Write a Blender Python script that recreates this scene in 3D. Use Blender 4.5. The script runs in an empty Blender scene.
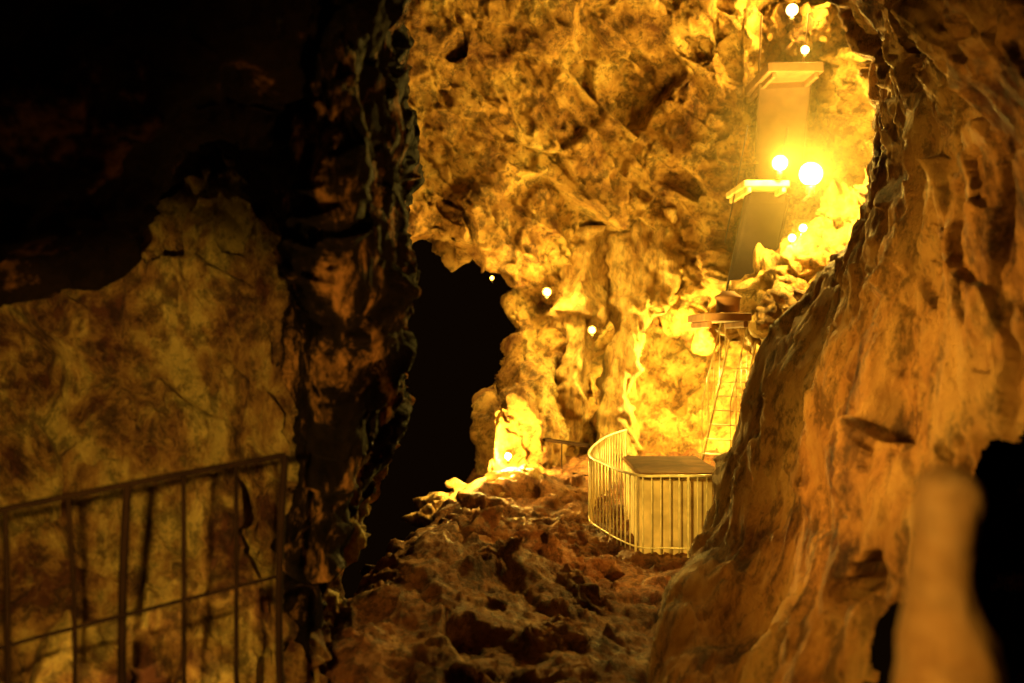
import bpy, math, random
from mathutils import Vector, noise, Matrix
random.seed(4)
CZ=2.0
def P(a,b,d):
    """image coordinates: pixel column a, pixel row b, forward distance d (metres) -> world"""
    return Vector(((a-512)/1000*d, d, CZ-(b-341.5)/1000*d))
sc=bpy.context.scene
sc.view_settings.view_transform='Standard'
COL=sc.collection
def link(o): COL.objects.link(o); return o
# bedding direction of the right-hand slab (falls towards the viewer)
E1=Vector((3.1,5,4.4)).normalized(); E3=Vector((-1,.45,0)).normalized(); E3=(E3-E1*E3.dot(E1)).normalized(); E2=E3.cross(E1)
BED=Matrix((E1,E2,E3)); BROT=BED.transposed().to_euler()

# ---------------- materials ----------------
def new_mat(n):
    m=bpy.data.materials.new(n); m.use_nodes=True
    nt=m.node_tree; nt.nodes.clear()
    o=nt.nodes.new('ShaderNodeOutputMaterial'); b=nt.nodes.new('ShaderNodeBsdfPrincipled')
    nt.links.new(b.outputs[0],o.inputs[0]); return m,nt,b
def ramp(nt,stops):
    r=nt.nodes.new('ShaderNodeValToRGB'); e=r.color_ramp.elements
    while len(e)<len(stops): e.new(0.5)
    for i,(p,c) in enumerate(stops):
        e[i].position=p; e[i].color=(*c,1)
    return r
def rock_mat(n,dark,mid,light,scale=1.0,bump=0.6,rough=0.7,stretch=(1,1,1),rot=(0,0,0),stain=0.5,spec=0.3,pos=(0.36,0.5,0.64),sp=(0.42,0.53)):
    m,nt,b=new_mat(n); L=nt.links.new
    tc=nt.nodes.new('ShaderNodeTexCoord'); mp=nt.nodes.new('ShaderNodeMapping')
    mp.vector_type='TEXTURE'
    mp.inputs['Rotation'].default_value=rot
    mp.inputs['Scale'].default_value=[1/(scale*s) for s in stretch]
    L(tc.outputs['Object'],mp.inputs[0])
    n1=nt.nodes.new('ShaderNodeTexNoise'); n1.inputs['Scale'].default_value=1.6; n1.inputs['Detail'].default_value=10; n1.inputs['Roughness'].default_value=0.72; n1.inputs['Distortion'].default_value=0.3
    L(mp.outputs[0],n1.inputs['Vector'])
    r1=ramp(nt,list(zip(pos,(dark,mid,light)))); L(n1.outputs[0],r1.inputs[0])
    n2=nt.nodes.new('ShaderNodeTexNoise'); n2.inputs['Scale'].default_value=6.5; n2.inputs['Detail'].default_value=9; n2.inputs['Roughness'].default_value=0.78
    L(mp.outputs[0],n2.inputs['Vector'])
    r2=ramp(nt,[(sp[0],(1-stain,)*3),(sp[1],(1,1,1))]); L(n2.outputs[0],r2.inputs[0])
    mx=nt.nodes.new('ShaderNodeMix'); mx.data_type='RGBA'; mx.blend_type='MULTIPLY'; mx.inputs[0].default_value=1
    L(r1.outputs[0],mx.inputs[6]); L(r2.outputs[0],mx.inputs[7]); L(mx.outputs[2],b.inputs['Base Color'])
    n3=nt.nodes.new('ShaderNodeTexNoise'); n3.inputs['Scale'].default_value=7; n3.inputs['Detail'].default_value=11; n3.inputs['Roughness'].default_value=0.78
    L(mp.outputs[0],n3.inputs['Vector'])
    bp=nt.nodes.new('ShaderNodeBump'); bp.inputs['Strength'].default_value=bump; bp.inputs['Distance'].default_value=0.25
    L(n3.outputs[0],bp.inputs['Height']); L(bp.outputs[0],b.inputs['Normal'])
    b.inputs['Roughness'].default_value=rough; b.inputs['Specular IOR Level'].default_value=spec
    return m
def plain(n,c,rough=0.6,metal=0,ns=8,var=0.4,spec=.4):
    m,nt,b=new_mat(n); L=nt.links.new
    tc=nt.nodes.new('ShaderNodeTexCoord')
    n1=nt.nodes.new('ShaderNodeTexNoise'); n1.inputs['Scale'].default_value=ns; n1.inputs['Detail'].default_value=6
    L(tc.outputs['Object'],n1.inputs['Vector'])
    r=ramp(nt,[(0.35,tuple(x*(1-var) for x in c)),(0.65,c)]); L(n1.outputs[0],r.inputs[0]); L(r.outputs[0],b.inputs['Base Color'])
    bp=nt.nodes.new('ShaderNodeBump'); bp.inputs['Strength'].default_value=0.3; bp.inputs['Distance'].default_value=0.02
    L(n1.outputs[0],bp.inputs['Height']); L(bp.outputs[0],b.inputs['Normal'])
    b.inputs['Roughness'].default_value=rough; b.inputs['Metallic'].default_value=metal; b.inputs['Specular IOR Level'].default_value=spec
    return m
def emis(n,c,s):
    m,nt,b=new_mat(n)
    b.inputs['Base Color'].default_value=(*c,1); b.inputs['Emission Color'].default_value=(*c,1); b.inputs['Emission Strength'].default_value=s
    return m
M_back=rock_mat('ochre_rock',(0.18,0.07,0.02),(0.56,0.32,0.08),(0.84,0.60,0.19),scale=0.8,bump=1.0,stain=0.65,stretch=(1,1,.8),rot=(0,.7,0),sp=(.43,.51))
M_right=rock_mat('red_rock',(0.13,0.045,0.015),(0.54,0.27,0.07),(0.74,0.47,0.15),scale=0.9,bump=1.0,stretch=(.3,1.2,1.0),rot=tuple(BROT),stain=0.6,sp=(.42,.50),pos=(.38,.48,.62))
M_left=rock_mat('olive_rock',(0.15,0.05,0.02),(0.50,0.29,0.08),(0.82,0.64,0.19),scale=1.1,bump=1.0,stain=0.65,stretch=(1,1,.7),pos=(.41,.49,.57))
M_dark=rock_mat('shade_black_rock',(0.010,0.005,0.003),(0.016,0.008,0.004),(0.34,0.15,0.05),scale=1.0,bump=0.9,stain=0.5,pos=(0.4,0.56,0.66),spec=0.06,rough=.9)  # near-black base puts the shade of overhang, passage and ceiling into the colour
M_curt=rock_mat('lit_fleck_black_rock',(0.010,0.005,0.003),(0.02,0.010,0.005),(0.64,0.32,0.10),scale=1.9,bump=1.0,stain=0.7,pos=(0.4,0.53,0.61),stretch=(1.3,1.3,.6),spec=0.10)  # pale flecks put grazing light into the colour, black base the shade
M_floor=rock_mat('rubble_earth',(0.11,0.037,0.014),(0.38,0.15,0.047),(0.56,0.28,0.09),scale=1.3,bump=1.0,stain=0.6)
M_flow=rock_mat('flowstone',(0.35,0.18,0.05),(0.64,0.41,0.13),(0.82,0.60,0.23),scale=1.0,bump=0.8,stretch=(2,2,0.5),stain=0.5,rough=0.5)
M_stal=rock_mat('smooth_calcite',(0.48,0.24,0.07),(0.72,0.42,0.15),(0.82,0.54,0.23),scale=2.0,bump=0.25,stain=0.2,rough=0.8,spec=.05)
M_iron=plain('dark_iron',(0.016,0.008,0.004),0.9,0.0,spec=.05)
M_rail=plain('galvanised_rail',(0.75,0.62,0.30),0.4,0.1)
M_conc=plain('concrete',(0.62,0.46,0.2),0.85,0,5)
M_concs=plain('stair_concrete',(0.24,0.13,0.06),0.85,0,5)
M_concd=plain('dark_concrete',(0.10,0.05,0.022),0.8,0,5)  # darker brown concrete tone for the upper flight
M_shade=plain('shaded_concrete',(0.022,0.011,0.006),0.9,0,5)  # near-black tone paints in the shade on the middle flight
M_slab=plain('worn_slab',(0.17,0.09,0.035),0.95,0,5,spec=.05)
M_house=plain('lamp_housing',(0.12,0.09,0.06),0.5,0.4)
M_bulb=emis('bulb_glass',(1,0.82,0.30),6.0)
M_bulb2=emis('amber_bulb_glass',(1,0.62,0.12),4.0)

# ---------------- geometry helpers ----------------
def cr(p0,p1,p2,p3,t):
    return 0.5*((2*p1)+(p2-p0)*t+(2*p0-5*p1+4*p2-p3)*t*t+(3*p1-p0-3*p2+p3)*t*t*t)
def crline(pts,u):
    n=len(pts)-1; x=u*n; i=min(int(x),n-1); t=x-i
    return cr(pts[max(i-1,0)],pts[i],pts[i+1],pts[min(i+2,n)],t)
def facet(q):
    d,pt=noise.voronoi(q)
    def one(c):
        h=noise.cell_vector(c*37.7)
        return (q-c).dot(Vector((h.x*2-1,h.y*2-1,h.z*2-1)))*0.9+(h.x-0.5)*0.35
    f0=one(pt[0]); k=(d[1]-d[0])/0.06
    if k<1: 
        f1=one(pt[1]); t=.5+.5*k; f0=f0*t+f1*(1-t)
    return f0
def rdisp(p,s,seed,st=(1,1,1),fw=1.0,tilt=0.0,basis=None):
    if basis: p=basis@p
    z=p.z+tilt*p.x
    q=Vector((p.x*st[0],p.y*st[1],z*st[2]))*s+Vector((seed*7.3,seed*3.1,seed*5.7))
    a=noise.fractal(q,0.8,2.1,7)
    b=noise.ridged_multi_fractal(q*2.1+Vector((5,2,8)),0.9,2.1,5,1.0,2.0)-1.0
    w=q+noise.noise_vector(q*2.0)*0.08
    return 0.38*a-0.12*b+fw*(1.3*facet(w*0.8)+0.60*facet(w*2.3)+0.26*facet(w*6.0))
def mesh_obj(name,vs,fs,mat,smooth=True):
    me=bpy.data.meshes.new(name); me.from_pydata([tuple(v) for v in vs],[],fs); me.update()
    me.materials.append(mat)
    if smooth: me.polygons.foreach_set('use_smooth',[True]*len(me.polygons))
    return link(bpy.data.objects.new(name,me))
def sheet(name,grid,nu,nv,mat,amp=0.25,s=0.8,seed=1,st=(1,1,1),dents=(),fw=1.0,tilt=0.0,cut=None,basis=None):
    V=[]
    rows=[[crline(r,i/(nu-1)) for i in range(nu)] for r in grid]
    for j in range(nv):
        for i in range(nu):
            V.append(crline([r[i] for r in rows],j/(nv-1)))
    out=[];gone=set()
    for j in range(nv):
        for i in range(nu):
            p=V[j*nu+i]
            a=V[j*nu+min(i+1,nu-1)]-V[j*nu+max(i-1,0)]
            b=V[min(j+1,nv-1)*nu+i]-V[max(j-1,0)*nu+i]
            n=a.cross(b)
            n=n.normalized() if n.length>1e-9 else Vector((0,-1,0))
            q=p+n*(amp*rdisp(p,s,seed,st,fw,tilt,basis))
            for (c,r,dv) in dents:
                w=(p-c).length/r
                if w<1.5:
                    w+=0.4*noise.fractal(p*2.5,0.9,2.1,4)
                    if w<1:
                        t=min((1-w)*2.4,1); t=t*t*(3-2*t); q=q+dv*t
            if cut:
                c,ry,rz,dv=cut
                w=math.sqrt(((p.y-c.y)/ry)**2+((p.z-c.z)/rz)**2)+0.2*noise.fractal(p*2.2,0.9,2.1,5)
                if w<0.8: gone.add(j*nu+i)
                if w<1.05:
                    t=min((1.05-w)/.25,1); q=q+dv*t*t
            out.append(q)
    fs=[]
    for j in range(nv-1):
        for i in range(nu-1):
            f=(j*nu+i,j*nu+i+1,(j+1)*nu+i+1,(j+1)*nu+i)
            if not (gone and any(x in gone for x in f)): fs.append(f)
    return mesh_obj(name,out,fs,mat)
def formation(name,spine,radii,mat,nseg=60,nr=110,amp=0.1,s=2,seed=1,flute=0.0,nf=9,fw=1.0):
    vs=[];fs=[]
    for j in range(nr):
        u=j/(nr-1); c=crline(spine,u)
        r=crline([Vector((x,0,0)) for x in radii],u).x
        for i in range(nseg):
            a=2*math.pi*i/nseg
            d=Vector((math.cos(a),math.sin(a),0))
            rr=max(r,0.004)*(1+flute*math.sin(nf*a+1.5*math.sin(u*3)))
            p=c+d*rr
            p+=d*amp*min(1,r*4)*rdisp(p,s,seed,(1,1,0.5),fw)
            vs.append(p)
    for j in range(nr-1):
        for i in range(nseg):
            k=(i+1)%nseg
            fs.append((j*nseg+i,j*nseg+k,(j+1)*nseg+k,(j+1)*nseg+i))
    fs.append(tuple(range(nseg))[::-1]); fs.append(tuple((nr-1)*nseg+i for i in range(nseg)))
    return mesh_obj(name,vs,fs,mat)
def boulder(vs,fs,c,r,seed,sq=(1,1,0.8),n=14):
    b=len(vs)
    for j in range(n+1):
        th=math.pi*j/n
        for i in range(2*n):
            a=math.pi*i/n
            d=Vector((math.sin(th)*math.cos(a)*sq[0],math.sin(th)*math.sin(a)*sq[1],math.cos(th)*sq[2]))
            q=d*1.3+Vector((seed*3.7,seed,0))
            vs.append(c+d*r*(1+0.3*noise.fractal(q,0.9,2.1,4)+0.7*facet(q*1.2)))
    for j in range(n):
        for i in range(2*n):
            k=(i+1)%(2*n)
            fs.append((b+j*2*n+i,b+(j+1)*2*n+i,b+(j+1)*2*n+k,b+j*2*n+k))
def tube(vs,fs,pts,r,ns=8):
    b=len(vs)
    for j,p in enumerate(pts):
        t=(pts[min(j+1,len(pts)-1)]-pts[max(j-1,0)]).normalized()
        up=Vector((0,0,1)) if abs(t.z)<0.9 else Vector((1,0,0))
        x=t.cross(up).normalized(); y=t.cross(x)
        for i in range(ns):
            a=2*math.pi*i/ns; vs.append(p+x*math.cos(a)*r+y*math.sin(a)*r)
    for j in range(len(pts)-1):
        for i in range(ns):
            k=(i+1)%ns
            fs.append((b+j*ns+i,b+j*ns+k,b+(j+1)*ns+k,b+(j+1)*ns+i))
    fs.append(tuple(b+i for i in range(ns))[::-1]); fs.append(tuple(b+(len(pts)-1)*ns+i for i in range(ns)))
def boxv(vs,fs,c,X,Y,Z):
    b=len(vs)
    for sx in(-1,1):
        for sy in(-1,1):
            for sz in(-1,1): vs.append(c+X*sx+Y*sy+Z*sz)
    for f in((0,1,3,2),(4,6,7,5),(0,4,5,1),(2,3,7,6),(0,2,6,4),(1,5,7,3)): fs.append(tuple(b+i for i in f))
def empty(name,loc):
    e=bpy.data.objects.new(name,None); e.location=loc; e.empty_display_size=0.2; return link(e)
def par(o,e):
    o.parent=e; o.matrix_parent_inverse=Matrix.Translation(-e.location); return o
def bev(o,w=0.015):
    m=o.modifiers.new('bevel','BEVEL'); m.width=w; m.segments=2; return o

# ---------------- rock shell ----------------
g=lambda rows:[[P(*t) for t in r] for r in rows]
D=lambda a,b,d,r,v:(P(a,b,d),r,Vector(v))
sheet('wall_back',g([
 [(300,-160,13),(400,-160,13.5),(480,-160,14),(560,-160,14.5),(640,-160,15),(720,-160,15),(765,-160,15),(770,-160,18)],
 [(300,0,14),(400,0,14.5),(480,0,15),(560,0,15.2),(640,0,15.6),(710,0,15.6),(758,0,15.6),(765,0,18)],
 [(300,90,14.5),(400,90,15),(480,90,15.6),(560,90,15.9),(640,90,16.2),(710,90,16),(755,90,15.8),(760,90,18)],
 [(300,170,15),(400,170,15.5),(480,170,16),(560,170,16.3),(640,170,16.6),(705,170,16.2),(742,170,16),(750,170,18)],
 [(300,215,15.2),(400,222,15.6),(475,245,16),(560,250,16.5),(640,250,16.9),(695,250,16.4),(728,250,16),(740,250,18)],
 [(300,222,16),(400,218,16.2),(472,260,16.3),(540,300,16.8),(620,320,17),(680,320,16.7),(708,330,16.3),(715,330,18)],
 [(300,190,18),(400,200,18),(470,245,18),(540,290,18.5),(620,320,18.5),(680,330,18),(700,345,17.5),(700,345,18.5)]]),
 420,380,M_back,amp=0.52,s=0.62,seed=3,fw=.9,tilt=.6,st=(1,1,1.1),
 dents=[D(700,40,15.6,.4,(.2,.4,0)),D(450,40,15.2,.3,(0,.4,0))])
sheet('wall_inner',g([
 [(560,200,21),(520,245,18.6),(560,255,18),(620,270,18.2),(680,270,18.5),(740,270,18),(800,270,17.5)],
 [(560,290,21),(508,300,17.2),(550,300,17),(620,310,17.6),(680,330,18.3),(730,330,17.8),(800,330,16.5)],
 [(560,345,21),(518,350,16.2),(555,350,16.3),(610,360,17.4),(680,380,17.9),(730,380,17.3),(800,380,15)],
 [(550,390,21),(505,398,15.2),(545,395,15.2),(600,410,17.2),(680,420,17.5),(720,420,16.9),(800,420,14.5)],
 [(540,420,21),(486,415,14.8),(540,425,14.8),(600,440,16.5),(680,450,16.8),(715,460,16),(800,460,14.5)],
 [(540,500,21),(478,500,14.9),(540,500,14.8),(600,510,15.5),(680,520,15.5),(715,520,15.3),(800,520,14.5)]]),
 280,260,M_back,amp=0.34,s=1.0,seed=8,st=(1,1,.7),fw=.8)
sheet('wall_shaft',g([
 [(720,-200,19),(770,-200,17),(820,-200,17),(870,-200,15),(930,-200,12)],
 [(720,0,19),(770,0,17),(820,0,17),(870,0,15.3),(930,0,12)],
 [(720,120,19),(770,120,17.5),(815,120,17),(865,120,15),(930,120,12)],
 [(700,220,19),(755,220,17.5),(805,220,15.6),(850,220,14.2),(930,220,12)],
 [(690,300,19),(745,300,17),(790,290,14.6),(835,280,13.2),(930,300,11.5)],
 [(690,380,19),(745,380,17),(775,380,14.5),(800,380,13),(930,380,11.5)]]),
 180,260,M_back,amp=0.45,s=1.0,seed=12)
sheet('wall_right',g([
 [(1000,-180,16),(850,-180,12),(880,-180,9),(960,-180,6.5),(1060,-180,5),(1200,-180,3.8)],
 [(1000,-20,16),(858,-20,12),(885,-20,9),(960,-20,6.5),(1060,-20,4.8),(1200,-20,3.6)],
 [(1000,110,15.5),(880,110,11.5),(900,110,8.8),(960,110,6.3),(1050,110,4.8),(1200,110,3.4)],
 [(960,200,15),(872,200,11),(895,200,8.5),(950,200,6.3),(1040,200,4.7),(1200,200,3.3)],
 [(900,280,14.5),(826,272,10.6),(860,280,8.2),(920,290,6.2),(1030,300,4.6),(1200,300,3.2)],
 [(860,360,14),(772,350,10),(812,370,7.9),(895,380,5.9),(1010,400,4.4),(1200,400,3.1)],
 [(840,450,13),(748,440,9.4),(792,460,7.5),(864,480,5.6),(990,500,4.2),(1200,500,3.0)],
 [(820,550,12),(726,545,8.6),(765,570,6.9),(838,590,5.2),(970,600,4.0),(1200,620,2.9)],
 [(775,680,9),(656,690,6.0),(706,700,5.4),(804,700,4.6),(960,700,3.7),(1200,720,2.8)],
 [(690,820,7),(600,820,5.2),(660,820,4.8),(780,820,4.2),(940,820,3.5),(1200,820,2.7)]]),
 460,520,M_right,amp=0.27,s=1.15,seed=21,st=(.28,1.1,.9),fw=.8,basis=BED,
 cut=(Vector((1.9,3.93,1.15)),.60,1.16,Vector((.05,.05,0))),
 dents=[D(880,610,4.9,.22,(.4,.4,0)),D(905,20,8,.4,(.4,.3,0))])
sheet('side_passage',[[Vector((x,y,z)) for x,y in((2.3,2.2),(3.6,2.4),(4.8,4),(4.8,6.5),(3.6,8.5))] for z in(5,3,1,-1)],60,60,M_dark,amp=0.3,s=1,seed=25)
sheet('wall_left',g([
 [(-200,230,6.0),(-60,230,6.2),(60,190,6.4),(160,140,6.6),(240,120,6.7),(310,150,6.8),(370,200,6.9)],
 [(-200,330,5.6),(-60,330,5.9),(60,310,6.1),(160,270,6.3),(240,250,6.4),(310,270,6.6),(370,300,7.2)],
 [(-200,430,5.5),(-60,430,5.7),(60,420,5.9),(160,410,6.1),(240,410,6.2),(310,420,6.5),(365,420,7.4)],
 [(-200,540,5.3),(-60,540,5.5),(60,540,5.6),(160,540,5.8),(240,540,6.0),(305,540,6.3),(350,540,7.4)],
 [(-200,680,5.1),(-60,680,5.2),(60,680,5.3),(160,680,5.5),(240,680,5.7),(300,680,6.0),(325,680,7.2)],
 [(-200,860,4.9),(-60,860,5.0),(60,860,5.1),(160,860,5.2),(240,860,5.4),(290,860,5.7),(315,860,7.0)]]),
 320,320,M_left,amp=0.34,s=1.2,seed=33,fw=.8,st=(1,1,.7),tilt=.5)
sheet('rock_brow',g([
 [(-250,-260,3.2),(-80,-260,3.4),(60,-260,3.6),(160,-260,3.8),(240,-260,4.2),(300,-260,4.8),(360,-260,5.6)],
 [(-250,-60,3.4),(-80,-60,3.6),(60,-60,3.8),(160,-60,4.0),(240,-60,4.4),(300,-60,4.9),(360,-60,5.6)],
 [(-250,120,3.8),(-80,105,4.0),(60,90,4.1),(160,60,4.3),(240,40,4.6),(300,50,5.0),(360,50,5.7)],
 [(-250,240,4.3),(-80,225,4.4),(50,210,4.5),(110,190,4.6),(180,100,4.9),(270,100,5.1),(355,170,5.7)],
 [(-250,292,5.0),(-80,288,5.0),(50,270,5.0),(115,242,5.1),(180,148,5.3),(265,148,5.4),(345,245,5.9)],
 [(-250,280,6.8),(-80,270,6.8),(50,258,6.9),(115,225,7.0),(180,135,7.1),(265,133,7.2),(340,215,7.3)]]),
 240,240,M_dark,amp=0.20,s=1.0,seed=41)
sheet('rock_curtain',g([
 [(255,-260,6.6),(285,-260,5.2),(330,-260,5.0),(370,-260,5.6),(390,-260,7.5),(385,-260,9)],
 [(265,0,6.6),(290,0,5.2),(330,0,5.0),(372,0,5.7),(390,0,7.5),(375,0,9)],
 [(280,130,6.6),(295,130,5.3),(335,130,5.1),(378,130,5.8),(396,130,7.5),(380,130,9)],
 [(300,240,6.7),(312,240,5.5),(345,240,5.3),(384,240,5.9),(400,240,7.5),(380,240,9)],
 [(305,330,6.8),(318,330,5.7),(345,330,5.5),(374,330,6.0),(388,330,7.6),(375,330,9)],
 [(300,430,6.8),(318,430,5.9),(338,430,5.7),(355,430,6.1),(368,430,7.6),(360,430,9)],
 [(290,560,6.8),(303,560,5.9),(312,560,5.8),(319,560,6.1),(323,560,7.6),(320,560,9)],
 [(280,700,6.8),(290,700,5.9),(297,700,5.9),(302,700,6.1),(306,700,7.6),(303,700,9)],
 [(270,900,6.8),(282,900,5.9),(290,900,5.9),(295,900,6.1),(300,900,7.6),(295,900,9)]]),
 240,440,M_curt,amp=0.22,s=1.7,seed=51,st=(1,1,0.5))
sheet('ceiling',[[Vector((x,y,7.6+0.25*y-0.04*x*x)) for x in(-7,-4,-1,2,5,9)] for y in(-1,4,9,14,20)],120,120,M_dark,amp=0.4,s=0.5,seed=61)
sheet('floor',g([
 [(440,640,18),(470,480,17),(520,455,17),(600,450,17),(700,450,17),(800,450,17)],
 [(420,720,15.0),(460,515,14.2),(530,478,14.4),(600,478,14.5),(700,480,14.5),(800,480,14.5)],
 [(410,760,12.6),(440,525,13),(530,500,12.8),(600,520,12.6),(690,524,12.5),(800,522,12.5)],
 [(380,820,10.2),(415,552,11),(520,535,11),(600,560,10.8),(690,570,10.6),(790,575,10.5)],
 [(350,880,8.4),(378,580,9.2),(480,550,9.2),(580,590,8.8),(680,616,8.5),(790,618,8.3)],
 [(310,940,7.0),(340,630,7.4),(440,620,7.2),(560,655,7),(660,668,6.8),(780,668,6.6)],
 [(280,1000,5.8),(305,710,6.0),(420,700,5.8),(540,705,5.7),(660,725,5.5),(790,725,5.4)],
 [(260,1100,4.8),(290,900,4.8),(400,880,4.6),(530,880,4.5),(660,880,4.4),(800,880,4.3)]]),
 340,400,M_floor,amp=0.18,s=1.4,seed=71,fw=.7)
sheet('floor_terrace',[[Vector((x,y,-0.32-0.25*max(0,y-4.6)**2)) for x in(-4.5,-3,-1.5,0,1.5,3)] for y in(-1,1,2.5,4,4.9,5.6)],120,100,M_floor,amp=0.06,s=1.8,seed=77)
vs=[];fs=[]
for k in range(110):
    v=random.random()**.7; d=6.8+v*4.8
    lo=352+(d-6.8)*20; a=lo+random.random()**1.3*(580-lo)
    boulder(vs,fs,P(a,341.5+2040/d,d)+Vector((0,0,-0.08)),0.05+0.14*random.random()**2,k)
for k,(a,b,d,r) in enumerate([(405,580,8.9,.36),(455,548,9.6,.32),(500,560,9,.3),(385,605,8.3,.27),(545,552,9.6,.28),(590,570,9.6,.24),(440,605,7.9,.2),(470,522,11.5,.3),(582,600,8.6,.24),(590,585,9.0,.2),(480,535,10,.3),(520,545,10,.26)]):
    boulder(vs,fs,P(a,b+10,d),r,200+k,n=24)
mesh_obj('rubble_rocks',vs,fs,M_floor)
vs=[];fs=[]
for k,(a,b,d,r) in enumerate([(450,503,13.4,.3),(475,497,13.5,.32),(500,487,13.8,.3),(522,477,13.9,.26),(436,518,13,.26)]):
    boulder(vs,fs,P(a,b,d),r,300+k,sq=(1.2,1,0.55),n=24)
mesh_obj('limestone_ledge',vs,fs,M_flow)
vs=[];fs=[]
for k,(a,b,d,r) in enumerate([(772,292,14.2,.5),(800,275,14.0,.45),(828,250,14.2,.5),(845,215,14.3,.4),(752,318,14.6,.4),(790,318,13.6,.5),(776,22,15.7,.24),(812,22,15.7,.3),(794,40,15.7,.22),(790,-18,15.8,.3)]):
    boulder(vs,fs,P(a,b,d),r,400+k,sq=(.9,.9,1),n=36)
mesh_obj('rock_outcrop',vs,fs,M_back)

# ---------------- dripstone formations ----------------
def F(name,pts,rad,**k):
    return formation(name,[P(*p) for p in pts],rad,M_flow,**k)
F('flowstone_column',[(650,215,17.6),(640,280,17),(630,330,16.4),(620,375,16.2),(616,420,16),(622,475,15.8)],[.9,.58,.38,.28,.22,.32],amp=.34,s=1.2,seed=5,flute=.05)
F('dripstone_drapery',[(592,230,17.4),(588,290,16.9),(584,345,16.2),(578,395,15.9),(572,445,15.7)],[.6,.42,.34,.24,.1],amp=.28,s=1.4,seed=6,flute=.06,nf=7)
formation('stalagmite',[P(*p) for p in [(1000,1400,2.1),(975,900,2.1),(955,700,2.15),(949,640,2.2),(940,580,2.2),(946,520,2.2),(946,482,2.2),(944,464,2.2)]],[.24,.20,.125,.108,.074,.072,.060,.008],M_stal,amp=.055,s=2.6,seed=2)

# ---------------- staircase and landings ----------------
st=empty('cave_staircase',P(770,300,13))
def landing(name,a0,a1,b,d,dep,th,mat):
    vs=[];fs=[]
    p0=P(a0,b,d);p1=P(a1,b,d); c=(p0+p1)/2+Vector((0,dep/2,-th/2))
    boxv(vs,fs,c,(p1-p0)/2,Vector((0,dep/2,0)),Vector((0,0,th/2)))
    for t in(0.12,0.88):
        boxv(vs,fs,p0.lerp(p1,t)+Vector((0,dep/2,-th-0.04)),Vector((0.03,0,0)),Vector((0,dep/2-0.02,0)),Vector((0,0,0.04)))
    o=mesh_obj(name,vs,fs,mat,False); bev(o); par(o,st); return o
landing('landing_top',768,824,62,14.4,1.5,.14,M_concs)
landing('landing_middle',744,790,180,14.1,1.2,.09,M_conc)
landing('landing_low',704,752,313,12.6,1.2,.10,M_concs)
def solid_flight(name,a,b,w,n,mat):
    """cast stair: steps on top, smooth soffit, side strings and thin handrails"""
    vs=[];fs=[]
    d=b-a; h=Vector((d.x,d.y,0)); side=Vector((h.y,-h.x,0)).normalized()*w/2
    up=[];lo=[]
    for k in range(n):
        up+= [a+h*(k/n)+Vector((0,0,d.z*(k+1)/n)), a+h*((k+1)/n)+Vector((0,0,d.z*(k+1)/n))]
        lo+= [a+d*(k/n)+Vector((0,0,-.14)), a+d*((k+.9)/n)+Vector((0,0,-.14))]
    prof=up+lo[::-1]; m=len(prof)
    for s in(-1,1):
        for p in prof: vs.append(p+side*s)
    for i in range(m):
        k=(i+1)%m; fs.append((i,k,m+k,m+i))
    N=len(up)
    for s in(0,1):
        for i in range(N-1):
            f=(s*m+i,s*m+i+1,s*m+m-2-i,s*m+m-1-i); fs.append(f if s else f[::-1])
    for s in(-1,1):
        tube(vs,fs,[a+side*s*1.03+Vector((0,0,-.05)),b+side*s*1.03+Vector((0,0,-.05))],.05,6)
        tube(vs,fs,[a+side*s*1.03+Vector((0,0,.95)),b+side*s*1.03+Vector((0,0,.95))],.012,6)
    par(mesh_obj(name,vs,fs,mat,False),st)
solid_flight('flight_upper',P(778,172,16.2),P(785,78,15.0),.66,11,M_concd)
solid_flight('flight_middle',P(744,306,15.2),P(768,192,14.5),.62,12,M_shade)
# slim lower stair: two strings, thin treads, rails
vs=[];fs=[]
a=P(716,462,13.6); b=P(744,335,14.6); d=b-a; side=Vector((d.y,-d.x,0)).normalized()*.2
for s in(-1,1):
    tube(vs,fs,[a+side*s,b+side*s],.016,6)
    tube(vs,fs,[a+side*s+Vector((0,0,.8)),b+side*s+Vector((0,0,.8))],.010,6)
    for k in range(0,6): 
        q=a.lerp(b,k/5)+side*s; tube(vs,fs,[q,q+Vector((0,0,.8))],.007,6)
for k in range(9):
    q=a.lerp(b,(k+.5)/9); boxv(vs,fs,q,side,Vector((d.x,d.y,0)).normalized()*.07,Vector((0,0,.006)))
par(mesh_obj('flight_lower',vs,fs,M_rail,False),st)
vs=[];fs=[]
c=P(728,312,12.9)
prof=[(0,0),(.14,0),(.15,.03),(.15,.16),(.17,.17),(.17,.2),(.10,.24),(.08,.27),(0,.27)]
for r,h in prof:
    for i in range(24):
        a=2*math.pi*i/24; vs.append(c+Vector((r*math.cos(a),r*math.sin(a),h)))
for j in range(len(prof)-1):
    for i in range(24):
        k=(i+1)%24; fs.append((j*24+i,j*24+k,(j+1)*24+k,(j+1)*24+i))
mesh_obj('metal_bin',vs,fs,M_concs)
pl=empty('concrete_plinth',Vector((1.85,12.2,-.3)))
vs=[];fs=[]
boxv(vs,fs,Vector((1.90,12.1,0.01)),Vector((.46,0,0)),Vector((0,.78,0)),Vector((0,0,.44)))
o=mesh_obj('plinth_body',vs,fs,M_conc,False); bev(o,.02); par(o,pl)
vs=[];fs=[]
boxv(vs,fs,Vector((1.92,12.15,0.485)),Vector((.48,0,0)),Vector((0,.85,0)),Vector((0,0,.03)))
o=mesh_obj('plinth_slab',vs,fs,M_slab,False); bev(o,.02); par(o,pl)

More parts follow.
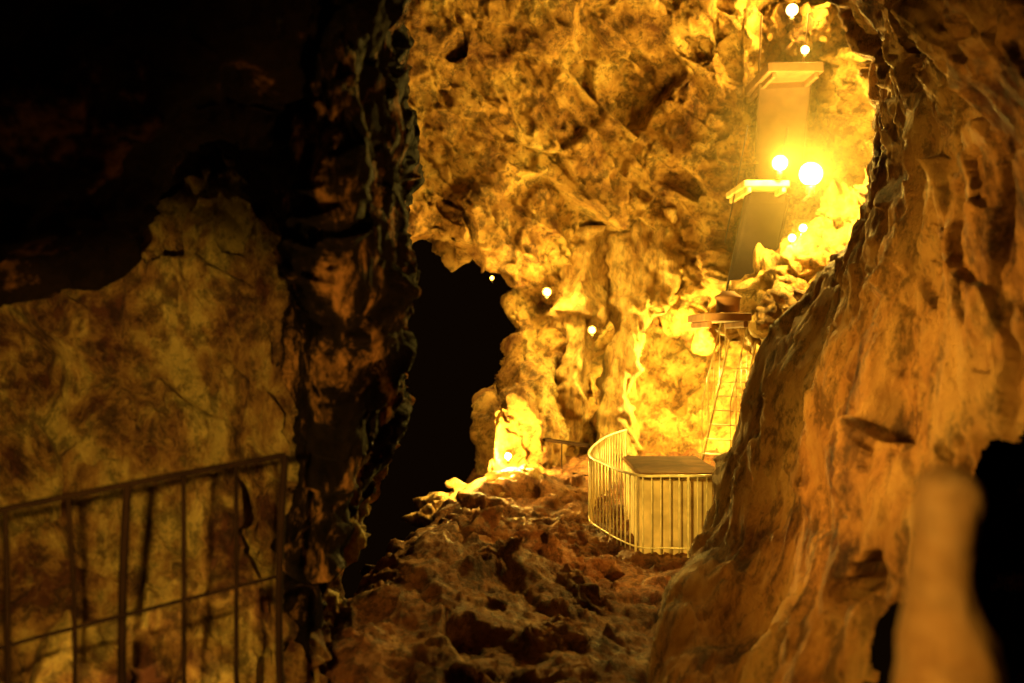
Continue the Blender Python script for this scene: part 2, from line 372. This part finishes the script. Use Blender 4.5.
# ---------------- railings ----------------
def railing(name,top,h,mat,step,r,rt,mid=False,every=6,wob=0):
    e=empty(name,top[0]-Vector((0,0,h)))
    pts=[crline(top,i/60) for i in range(61)] if len(top)>2 else [top[0].lerp(top[1],i/20) for i in range(21)]
    low=[p-Vector((0,0,h-.06)) for p in pts]
    vs=[];fs=[]; tube(vs,fs,pts,rt,10); par(mesh_obj('handrail',vs,fs,mat),e)
    vs=[];fs=[]; tube(vs,fs,low,r*1.2,8); par(mesh_obj('bottom_rail',vs,fs,mat),e)
    if mid:
        vs=[];fs=[]; tube(vs,fs,[p-Vector((0,0,h*.42)) for p in pts],r*.8,8); par(mesh_obj('middle_rail',vs,fs,mat),e)
    vs=[];fs=[]
    L=[0]
    for i in range(1,len(pts)): L.append(L[-1]+(pts[i]-pts[i-1]).length)
    n=int(L[-1]/step)
    for k in range(n+1):
        t=k*L[-1]/n
        i=max(j for j in range(len(L)) if L[j]<=t+1e-6); i=min(i,len(pts)-2)
        q=pts[i].lerp(pts[i+1],(t-L[i])/max(1e-6,L[i+1]-L[i]))
        big=(k%every==0); H=h+(.15 if big else 0)
        bx=wob*random.uniform(-1,1); by=wob*random.uniform(-1,1)
        tube(vs,fs,[q+Vector((bx*math.sin(math.pi*s/6),by*math.sin(math.pi*s/6),-H*s/6)) for s in range(7)],r*(1.7 if big else 1),6)
    par(mesh_obj('balusters',vs,fs,mat),e)
    return e
railing('safety_railing',[P(626,430,14.6),P(604,438,13.8),P(589,453,12.6),P(605,464,11.9),P(636,475,11.2),P(668,476,11.1),P(716,476,11.0)],.86,M_rail,.10,.009,.016)
railing('path_railing',[P(534,438,14.9),P(590,446,14.6)],.5,M_iron,.3,.012,.03)
railing('walkway_railing',[P(-60,524,4.3),P(30,504,4.5),P(160,478,4.75),P(285,455,5.1)],1.45,M_iron,.225,.012,.015,mid=True,every=3,wob=.04)

# ---------------- lamps ----------------
def light(name,loc,e,col=(1,.53,.08),size=.08,spot=None,target=None,blend=.5):
    l=bpy.data.lights.new(name,'SPOT' if spot else 'POINT'); l.energy=e; l.color=col; l.shadow_soft_size=size
    o=bpy.data.objects.new(name,l); o.location=loc; link(o)
    if spot:
        l.spot_size=math.radians(spot); l.spot_blend=blend
        o.rotation_euler=(target-loc).to_track_quat('-Z','Y').to_euler()
    return o
def lamp(loc,r,energy,col=(1,.61,.09),mat=None):
    e=empty('cave_lamp',loc)
    vs=[];fs=[]
    n=10
    for j in range(n+1):
        th=math.pi*j/n
        for i in range(16):
            a=math.pi*i/8; vs.append(loc+Vector((math.sin(th)*math.cos(a),math.sin(th)*math.sin(a),math.cos(th)))*r)
    for j in range(n):
        for i in range(16):
            k=(i+1)%16; fs.append((j*16+i,(j+1)*16+i,(j+1)*16+k,j*16+k))
    par(mesh_obj('bulb',vs,fs,mat or M_bulb),e)
    vs=[];fs=[]
    tube(vs,fs,[loc+Vector((0,.0,-r*.9)),loc+Vector((0,.06,-r*1.6))],r*.4,12)
    tube(vs,fs,[loc+Vector((0,.05,-r*1.5)),loc+Vector((0,.1,-r*1.8)),loc+Vector((0,.35,-r*2.0))],r*.15,6)
    par(mesh_obj('socket_and_bracket',vs,fs,M_house),e)
    o=light('glow',loc+Vector((0,-r-.05,.0)),energy,col,.05); par(o,e)
    return e
lamp(P(780,163,14.0),.11,560)
lamp(P(811,174,13.7),.16,780)
lamp(P(792,10,15.2),.09,560)
lamp(P(805,50,14.6),.06,100)
lamp(P(792,238,13.8),.055,80)
lamp(P(803,228,13.6),.055,110)
lamp(P(547,292,16.1),.07,170,mat=M_bulb2)
lamp(P(592,330,15.4),.06,60,mat=M_bulb2)
lamp(P(508,456,14.25),.05,700)
lamp(P(492,278,15.7),.03,30,mat=M_bulb2)
light('ledge_fill',P(472,472,13.2),110,(1,.62,.10),.05)  # unseen fill added to brighten the ledge top
light('passage_floodlight',P(690,372,16.0),850,(1,.64,.09))
light('brow_fill',P(440,300,14.8),130)  # unseen fill added under the lip of the back wall
light('wall_fill',P(670,380,11.5),760,(1,.55,.07),.1,64,P(640,150,16))  # extra unseen spot, lifts the back wall beyond the shaft lamps
light('recess_fill',P(150,800,5.0),40,(1,.55,.10),.1)  # unseen fill added low in the left recess
light('walkway_fill',Vector((-1.15,2.3,1.7)),560,(1,.54,.09),.05,60,P(110,540,6),.45)  # unseen spot added in open air for left wall and rail shadows
light('rightwall_fill',P(540,560,3.4),280,(1,.50,.07),.12,100,P(860,380,6.5),.8)  # unseen spot added to light the right wall from the front
light('walkbed_fill',P(570,330,6.0),420,(1,.50,.07),.06,110,P(880,380,6.0),.8)  # unseen spot added to rake light across the right wall
light('path_fill',P(640,430,9.0),110,(1,.46,.07),.05,100,P(600,560,10),.7)  # unseen spot added to brighten the path
light('railing_fill',P(640,430,8.6),380,(1,.66,.10),.05,26,P(670,515,11.2),.6)  # unseen narrow spot added for the railing and plinth front
light('stalagmite_fill',P(500,600,1.1),46,(1,.52,.09),.05,50,P(945,570,2.2),.7)  # unseen spot added to light the stalagmite alone
light('curtain_fill',P(560,520,4.6),150,(1,.50,.08),.05,60,P(355,200,5.4),.6)  # unseen spot added to bring out the curtain flecks
light('terrace_fill',Vector((-.3,.3,2.9)),16,(1,.50,.10),.1)  # weak unseen fill added near the camera for the dark brow

# thin scatter volume added in the stair shaft to make the lamp halos
vs=[];fs=[]
hc=P(800,165,14.0); n=12
for j in range(n+1):
    th=math.pi*j/n
    for i in range(2*n):
        a=math.pi*i/n; vs.append(hc+Vector((math.sin(th)*math.cos(a)*1.7,math.sin(th)*math.sin(a)*1.6,math.cos(th)*2.6)))
for j in range(n):
    for i in range(2*n):
        k=(i+1)%(2*n); fs.append((j*2*n+i,(j+1)*2*n+i,(j+1)*2*n+k,j*2*n+k))
hz=mesh_obj('lamp_halo_haze',vs,fs,M_bulb)
m=bpy.data.materials.new('halo_haze'); m.use_nodes=True; nt=m.node_tree; nt.nodes.clear()
o=nt.nodes.new('ShaderNodeOutputMaterial'); vsn=nt.nodes.new('ShaderNodeVolumeScatter')
vsn.inputs['Color'].default_value=(1,.8,.35,1); vsn.inputs['Anisotropy'].default_value=0.0
tc=nt.nodes.new('ShaderNodeTexCoord'); sub=nt.nodes.new('ShaderNodeVectorMath'); sub.operation='SUBTRACT'; sub.inputs[1].default_value=hc
dv=nt.nodes.new('ShaderNodeVectorMath'); dv.operation='DIVIDE'; dv.inputs[1].default_value=(1.7,1.6,2.6)
ln=nt.nodes.new('ShaderNodeVectorMath'); ln.operation='LENGTH'
mr=nt.nodes.new('ShaderNodeMapRange'); mr.inputs[1].default_value=1; mr.inputs[2].default_value=0; mr.inputs[3].default_value=0; mr.inputs[4].default_value=0.055
nt.links.new(tc.outputs['Object'],sub.inputs[0]); nt.links.new(sub.outputs[0],dv.inputs[0]); nt.links.new(dv.outputs[0],ln.inputs[0])
nt.links.new(ln.outputs['Value'],mr.inputs[0]); nt.links.new(mr.outputs[0],vsn.inputs['Density']); nt.links.new(vsn.outputs[0],o.inputs['Volume'])
hz.data.materials.clear(); hz.data.materials.append(m)

w=bpy.data.worlds.new('cave_dark'); sc.world=w; w.use_nodes=True
w.node_tree.nodes['Background'].inputs[0].default_value=(.010,.004,.001,1); w.node_tree.nodes['Background'].inputs[1].default_value=.3
cd=bpy.data.cameras.new('camera'); cam=bpy.data.objects.new('camera',cd); link(cam)
cam.location=(0,0,CZ); cam.rotation_euler=(math.pi/2,0,0); cd.sensor_width=36; cd.lens=35.16; cd.clip_end=200
cd.dof.use_dof=True; cd.dof.focus_distance=10; cd.dof.aperture_fstop=0.95
sc.camera=cam
